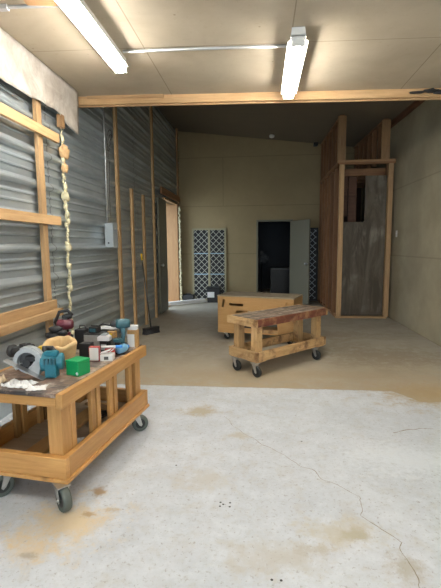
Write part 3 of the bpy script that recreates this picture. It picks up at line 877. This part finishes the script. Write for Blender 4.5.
# tan leather pouch
p = top('tool_pouch', 'tan suede tool pouch with a rolled open rim, behind the saw', 'pouch', -.36, .51, R(-15))
p.scale = (1.22, 1.1, 1.05)
bm = bmesh.new(); n = 36
prof = [(.0, .0), (.060, .0), (.078, .02), (.084, .055), (.092, .09), (.104, .115), (.108, .132), (.098, .146), (.080, .144), (.070, .128), (.062, .09), (.050, .04), (0, .03)]
rings = []
for r, z in prof:
    rg = []
    for k in range(n):
        a = 2*math.pi*k/n; w_ = 1+.22*noise.noise(Vector((math.cos(a)*1.9, math.sin(a)*1.9, z*14)))+.05*noise.noise(Vector((math.cos(a)*6, math.sin(a)*6, z*30)))
        rg.append(bm.verts.new((max(r, 1e-4)*math.cos(a)*w_*1.02, max(r, 1e-4)*math.sin(a)*.9*w_, z*(1+.16*math.sin(a)*min(1, z/.09)) + (.030*noise.noise(Vector((math.cos(a)*2, math.sin(a)*2, 4))) if z > .08 else 0))))
    rings.append(rg)
for a, b in zip(rings, rings[1:]):
    for k in range(n): bm.faces.new((a[k], a[(k+1)%n], b[(k+1)%n], b[k]))
o = obj('pouch_body', bm, 'leather', p, smooth=True); ss = o.modifiers.new('sub', 'SUBSURF'); ss.levels = 1; ss.render_levels = 1
bm = bmesh.new(); tube(bm, [(.088*math.cos(a), .080*math.sin(a), .045+.004*math.sin(3*a)) for a in [R(200+i*14) for i in range(11)]], .006, 8)
obj('seam_cord', bm, 'leather', p, smooth=True)
bm = bmesh.new(); cyl(bm, (-.085, -.045, .0), (-.095, -.055, .125), .012, n=12); cbox(bm, (-.09, -.055, .13), (.03, .02, .035))
tag(obj('yellow_clip', bm, 'yellow', None, wl(-.30, .405), (0, 0, RZ-R(15)), bevel=.003), 'yellow-topped tool standing against the left of the tan pouch', 'tool')

# green box
g = top('green_box', 'small bright green box beside the tan pouch near the bench edge', 'box', -.115, .335, R(-12))
bm = bmesh.new(); prism(bm, [(-.050, 0), (.050, 0), (.050, .08), (-.050, .08)], -.045, .055, 'Y'); obj('box_body', bm, 'green', g, bevel=.004)
bm = B((-.052, .052, -.047, .057, .08, .095)); obj('box_lid', bm, 'green', g, bevel=.004)
bm = bmesh.new()
for k in range(3):
    cbox(bm, (.038, -.0462, .018), (.020, .001, .005), Matrix.Rotation(R(60*k), 4, 'Y'))
obj('white_mark', bm, 'white_card', g)

def carton(name, label, cat, x, y, w, d, h, mat, rz=0, z=TZ, lid=None, lidh=.012, bev=.003, part='box_body'):
    t = top(name, label, cat, x, y, rz, z)
    obj(part, B((-w/2, w/2, -d/2, d/2, 0, h)), mat, t, bevel=bev)
    if lid: obj('lid', B((-w/2-.003, w/2+.003, -d/2-.003, d/2+.003, h, h+lidh)), lid, t, bevel=bev)
    return t
carton('battery_charger', 'black battery charger block standing between the pouch and the white carton', 'charger', -.245, .655, .078, .07, .115, 'black', R(5))
c1 = carton('white_carton', 'white carton with dark red edges standing upright mid bench', 'carton', -.165, .625, .072, .035, .10, 'red_card', R(8))
obj('white_face', B((-.030, .033, -.0192, -.0176, .006, .094)), 'white_card', c1)
c2 = carton('small_carton', 'low open white carton with papers sticking out, at the bench edge', 'carton', -.092, .665, .085, .075, .042, 'white_card', R(14))
bm = bmesh.new(); cbox(bm, (-.015, 0, .058), (.075, .06, .003), Matrix.Rotation(R(-18), 4, 'Y')); cbox(bm, (.028, .005, .062), (.05, .055, .003), Matrix.Rotation(R(-38), 4, 'Y'))
obj('box_flap', bm, 'white_card', c2)
bm = bmesh.new(); cbox(bm, (0, -.0382, .02), (.03, .001, .022)); obj('printed_patch', bm, 'dark_metal', c2)
# marker
mk = top('marker_pen', 'white marker pen with a blue cap laid across the small carton', 'marker', -.10, .735, R(10), TZ+.064)
bm = bmesh.new(); cyl(bm, (-.07, 0, .008), (.035, 0, .011), .0085, n=12); obj('barrel', bm, 'white_card', mk)
bm = bmesh.new(); cyl(bm, (.035, 0, .011), (.082, 0, .012), .0105, n=12); obj('pen_cap', bm, 'blue', mk)
carton('red_tool_box', 'small dark red carton lying under the marker pen', 'carton', -.115, .745, .07, .04, .06, 'red_card', R(20))

# grey bin with dark charger on top
gb = carton('plastic_container', 'large smoky grey plastic container behind the white carton', 'container', -.315, .90, .135, .11, .125, 'smoky', R(0), lid='black', lidh=.008)
rd = top('radio', 'small dark radio sitting on the large grey container', 'radio', -.315, .90, R(-4), TZ+.134)
obj('radio_body', B((-.04, .03, -.03, .03, 0, .045)), 'black', rd, bevel=.004)
bm = B((-.03, .02, -.032, -.030, .01, .034)); obj('radio_face', bm, 'teal_dark', rd)
bm = bmesh.new(); tube(bm, [(-.035, 0, .04), (-.035, 0, .052), (.025, 0, .052), (.025, 0, .04)], .004, 6); obj('handle', bm, 'black', rd)
carton('plastic_container', 'small smoky clear box with a brown carton on top', 'container', -.225, .98, .08, .07, .082, 'clear', R(6))
bc = carton('brown_carton', 'small brown carton stacked on the small clear box', 'carton', -.225, .98, .072, .05, .045, 'brown_card', R(4), TZ+.083)
obj('yellow_label', B((-.012, .016, -.0265, -.0252, .008, .036)), 'yellow', bc)
tr = top('parts_tray', 'white tray with a black handle spread across the containers at the back', 'tray', -.28, 1.035, R(6), TZ)
obj('tray_stand', B((-.06, .06, -.03, .03, 0, .135)), 'dark_metal', tr, bevel=.004)
bm = bmesh.new(); cbox(bm, (.0, 0, .145), (.16, .07, .012)); cbox(bm, (0, -.03, .155), (.15, .006, .012)); obj('tray_pan', bm, 'white_card', tr, bevel=.003)
bm = bmesh.new(); tube(bm, [(-.08, -.01, .155), (-.04, -.012, .146+.03), (.03, -.012, .165), (.09, -.01, .17)], .007, 8); obj('tray_handle', bm, 'black', tr, smooth=True)

# battery on black charger
bp = carton('speaker_box', 'black framed charger box with a grey square face, left of the drill', 'charger', -.215, .86, .066, .05, .085, 'black', R(4))
obj('face_panel', B((-.022, .022, -.0295, -.0275, .018, .062)), 'box_grey', bp, bevel=.002)
bt = top('battery_pack', 'white and pale blue battery pack on top of the black charger box', 'battery', -.215, .86, R(8), TZ+.086)
bm = bmesh.new(); prism(bm, [(-.05, 0), (.042, 0), (.045, .03), (.02, .043), (-.03, .043), (-.05, .028)], -.03, .03, 'Y'); obj('pack_body', bm, 'white_card', bt, bevel=.005)
obj('pack_terminal', B((-.02, .02, -.034, .034, .043, .052)), 'box_grey', bt, bevel=.002)

# cordless drill standing on its battery
def drill(name, label, x, y, rz, bodymat, basemat, z=TZ, s=1.0):
    t = top(name, label, 'drill', x, y, rz, z); t.scale = (s, s, s)
    bm = bmesh.new(); prism(bm, [(-.045, 0), (.05, 0), (.055, .028), (.035, .045), (-.03, .045), (-.05, .03)], -.034, .034, 'Y')
    obj('battery', bm, basemat, t, bevel=.006)
    bm = bmesh.new(); prism(bm, [(-.018, .045), (.022, .045), (.012, .10), (.016, .14), (-.028, .14), (-.026, .10)], -.016, .016, 'Y')
    obj('grip', bm, 'teal_dark', t, bevel=.008)
    bm = bmesh.new(); lathe(bm, [(.012, -.075), (.026, -.068), (.030, -.03), (.031, .03), (.027, .055)], 20, (0, 0, .165), 'X')
    obj('motor_body', bm, bodymat, t, smooth=True)
    bm = bmesh.new(); lathe(bm, [(.022, .055), (.022, .075), (.018, .095), (.009, .108)], 16, (0, 0, .165), 'X'); obj('chuck', bm, 'black', t)
    bm = bmesh.new(); cbox(bm, (.022, 0, .122), (.012, .012, .026)); obj('trigger', bm, 'black', t, bevel=.002)
    return t
drill('cordless_drill', 'teal cordless drill standing upright on its battery at the far bench end', -.105, .925, R(205), 'teal_dark', 'black', TZ, 1.0)
bpy.data.objects['cordless_drill'].scale = (.82, .92, 1.24)
# impact driver lying down with pale blue body
iv = top('impact_driver', 'pale blue cordless tool lying at the foot of the upright drill', 'drill', -.060, .825, R(80))
iv.scale = (.95, 1.1, 1.2)
bm = bmesh.new(); lathe(bm, [(.012, -.055), (.024, -.05), (.028, -.01), (.026, .03), (.016, .05)], 18, (0, 0, .034), 'X'); obj('motor_body', bm, 'cyan', iv, smooth=True)
bm = bmesh.new(); lathe(bm, [(.013, .05), (.013, .07), (.008, .08)], 14, (0, 0, .034), 'X'); obj('chuck', bm, 'blue', iv)
bm = bmesh.new(); prism(bm, [(-.03, .0), (.0, .0), (-.005, .08), (-.03, .08)], .012, .042, 'Y'); obj('grip', bm, 'black', iv, bevel=.005)
bm = bmesh.new(); cbox(bm, (-.01, .025, .085), (.06, .04, .02)); obj('battery', bm, 'teal_dark', iv, bevel=.004)
# box at the far end
fb = carton('tall_carton', 'tall tan and white carton at the far corner of the bench', 'carton', -.075, 1.045, .075, .06, .135, 'brown_card', R(5))
obj('white_face', B((-.0365, .02, -.0325, -.0305, .004, .105)), 'white_card', fb)
bm = bmesh.new(); cbox(bm, (0, 0, .148), (.07, .045, .024)); cbox(bm, (.0, 0, .1645), (.075, .05, .010)); obj('box_top', bm, 'white_card', fb, bevel=.002)

# back row: black tool, maroon drill bag, dark clutter
bt2 = top('black_grinder', 'black power tool with a round head behind the circular saw', 'power tool', -.52, .35, R(-10))
bt2.scale = (.85, .9, .95)
bm = bmesh.new(); cyl(bm, (-.09, 0, .11), (.06, .02, .15), .03, .036); cyl(bm, (.06, .02, .15), (.10, .025, .158), .028, .018)
cbox(bm, (.0, 0, .06), (.06, .06, .12)); cbox(bm, (.03, .0, .155), (.05, .05, .05)); obj('tool_body', bm, 'black', bt2, bevel=.006)
bm = bmesh.new(); lathe(bm, [(.02, -.02), (.045, -.015), (.045, .0), (.02, .01)], 18, (-.09, 0, .12), 'X'); obj('tool_head', bm, 'dark_metal', bt2)
md = top('maroon_drill', 'maroon and black power tool standing behind the tan pouch', 'power tool', -.54, .86, R(20))
md.scale = (1.0, 1.0, 1.12)
bm = bmesh.new(); cbox(bm, (0, 0, .05), (.09, .08, .10)); cbox(bm, (0, 0, .15), (.045, .05, .14)); cyl(bm, (-.02, 0, .22), (.05, .0, .235), .02)
obj('tool_body', bm, 'black', md, bevel=.01)
bm = bmesh.new(); lathe(bm, [(.02, -.06), (.036, -.05), (.040, .0), (.032, .05), (.02, .06)], 18, (0, -.005, .175), 'X'); cbox(bm, (.01, -.03, .10), (.06, .03, .05))
obj('motor_body', bm, 'maroon', md, smooth=False)
bm = bmesh.new(); tube(bm, [(-.05, 0, .12), (-.075, 0, .19), (-.04, 0, .26), (.02, 0, .27), (.055, .0, .235)], .012, 8); obj('handle', bm, 'black', md, smooth=True)
kn = top('glove_pile', 'pile of black work gloves at the back of the bench', 'gloves', -.51, .70, R(0))
bm = bmesh.new()
for i in range(8): blob(bm, (.01*math.sin(i*2.3)*3, random.uniform(-.02,.02), .03+.022*i), (.055, .035, .028), 2, .5, 2.5, i*2.3)
obj('glove', bm, 'black', kn, smooth=True)
dc = top('dark_case', 'dark case behind the pouch, left of the grey container', 'case', -.435, .92, R(4))
obj('case_body', B((-.045, .033, -.045, .035, 0, .155)), 'black', dc, bevel=.006)
bm = bmesh.new(); tube(bm, [(-.025, 0, .155), (-.02, 0, .18), (.02, 0, .18), (.025, 0, .155)], .005, 6); obj('case_handle', bm, 'dark_metal', dc)

# ------------------------------------------------------------------ small cart in front
ct = thing('rolling_bench', 'small low wooden bench on casters with a weathered red-edged top', 'bench', (-.043, 4.337, 0), R(45.5-90))
# local: +y = long axis (to the far right), body extends to -x
CWd, CLn = .46, 1.24
def cp(nm, a, b, w, h, mat='worn', up=(0,0,1), bev=.004): return board(nm, a, b, w, h, mat, ct, up, bev)
z0, z1 = .165, .272; zr, hr = (z0+z1)/2, z1-z0
cp('lower_rail', (-CWd, .019, zr), (0, .019, zr), .038, hr)
cp('lower_rail', (-CWd, CLn-.019, zr), (0, CLn-.019, zr), .038, hr)
cp('lower_rail', (-.019, .038, zr), (-.019, CLn-.038, zr), .038, hr)
cp('lower_rail', (-CWd+.019, .038, zr), (-CWd+.019, CLn-.038, zr), .038, hr)
for x, y in ((-.085, .083), (-CWd+.09, .083), (-.085, CLn-.10), (-CWd+.09, CLn-.10)):
    cp('leg', (x, y, .165), (x, y, .548), .089, .089, up=(1,0,0))
    cp('corner_block', (x, y, .155), (x, y, .169), .14, .16, up=(1,0,0))
for y in (.083, CLn-.10): cp('cross_apron', (-CWd+.05, y, .56), (-.05, y, .56), .038, .02)
bm = bmesh.new(); prism(bm, [(.90, .545), (1.08, .545), (1.08, .40)], -CWd+.07, -CWd+.09, 'X'); obj('gusset', bm, 'worn', ct)
za, ha = .592, .085
cp('end_board', (-CWd-.01, .0, za), (.005, .0, za), .034, ha, 'worn')
cp('end_board', (-CWd-.01, CLn, za), (.005, CLn, za), .034, ha, 'worn')
cp('side_board', (-.012, .017, za), (-.012, CLn-.017, za), .034, ha, 'rustwood')['label'] = 'dark red stained edge board'
cp('side_board', (-CWd+.007, .017, za), (-CWd+.007, CLn-.017, za), .034, ha, 'worn')
for k in range(3):
    w_ = (CWd-.04)/3
    x = -CWd+.025+w_*(k+.5)
    cp('top_plank', (x, .018, .621), (x, CLn-.018, .621), w_-.002, .03, 'cart_top', bev=.002)
caster(ct, (-.04, .015), R(2), .155, .060, .036, 'rubber_black')
caster(ct, (-CWd+.09, .02), R(5), .155, .060, .036, 'rubber_black')
caster(ct, (-.035, CLn-.185), R(6), .155, .060, .036, 'rubber_black')
caster(ct, (-CWd+.07, CLn-.10), R(-100), .155, .060, .036, 'rubber_black')

# ------------------------------------------------------------------ rolling box behind
bx = thing('rolling_box', 'larger plywood box on casters with slot handles, behind the low bench', 'rolling box', (-.645, 6.14, 0), R(-18.5))
LX, LY, TZ2 = 1.17, .50, .69
def bp_(nm, a, b, w, h, mat='varnish', up=(0,0,1), bev=.003): return board(nm, a, b, w, h, mat, bx, up, bev)
def slotpanel(bm, outer, holes, y0, y1):
    pass
# front panel built as a polygon with a large trapezoid opening; slots are cut through with booleans
def panel(name, poly, y0, y1, mat, cuts=()):
    bm = bmesh.new(); prism(bm, poly, y0, y1, 'Y')
    return obj(name, bm, mat, bx, bevel=.002)
front = [(0, .12), (.26, .12), (.30, .47), (LX-.26, .47), (LX-.22, .12), (LX, .12), (LX, .672), (0, .672)]
fp = panel('front_panel', front, -.018, 0, 'ply')
def cut(o, cx, cz, w, h, ang):
    bm = bmesh.new(); cbox(bm, (cx, -.009, cz), (w, .08, h), Matrix.Rotation(-ang, 4, 'Y')); bmesh.ops.recalc_face_normals(bm, faces=bm.faces)
    me = bpy.data.meshes.new('c'); bm.to_mesh(me); bm.free(); c = bpy.data.objects.new('c', me); COL.objects.link(c)
    c.parent = bx
    m_ = o.modifiers.new('cut', 'BOOLEAN'); m_.operation = 'DIFFERENCE'; m_.object = c; m_.solver = 'EXACT'
    return c
cuts = [cut(fp, .090, .57, .12, .032, R(78)), cut(fp, .30, .555, .22, .036, R(0)), cut(fp, 1.07, .60, .03, .03, R(0))]
# bake the slots
bpy.context.view_layer.update()
fp.modifiers.move(0, len(fp.modifiers)-1)
dg = bpy.context.evaluated_depsgraph_get()
me2 = bpy.data.meshes.new_from_object(fp.evaluated_get(dg)); fp.modifiers.clear(); fp.data = me2
for c in cuts: bpy.data.objects.remove(c)
bp2 = panel('back_panel', front, LY, LY+.018, 'ply')
obj('end_panel', B((0, .018, 0, LY, .12, .672)), 'ply', bx, bevel=.002)
ep = obj('end_panel', B((LX-.018, LX, 0, LY, .12, .672)), 'ply', bx, bevel=.002)
obj('top_panel', B((-.006, LX+.006, -.024, LY+.024, .672, TZ2)), wood('grey_worn_plywood', (.44,.38,.28), (.32,.26,.18), knots=False, dirt=.15), bx, bevel=.003)
obj('bottom_shelf', B((.018, LX-.018, 0, LY, .135, .153)), 'ply', bx)
obj('slot_light_stop', B((.018, LX-.018, 0, LY, .472, .484)), 'ply', bx)  # added inner board, keeps light out above it so the slots read black
bp_('bottom_rail', (.26, .02, .175), (LX-.22, .02, .175), .035, .06, 'worn')
bp_('divider', (.58, .10, .155), (.58, .10, .67), .05, .09, 'ply', up=(1,0,0))
obj('shelf_box', B((.36, .56, .12, .40, .154, .36)), 'black', bx, bevel=.005)
for x, y, a in ((.09, .07, 40), (LX-.09, .07, 60), (.09, LY-.07, 100), (LX-.09, LY-.07, 80)):
    caster(bx, (x, y), R(a), .12, .05, .032, 'rubber_black')
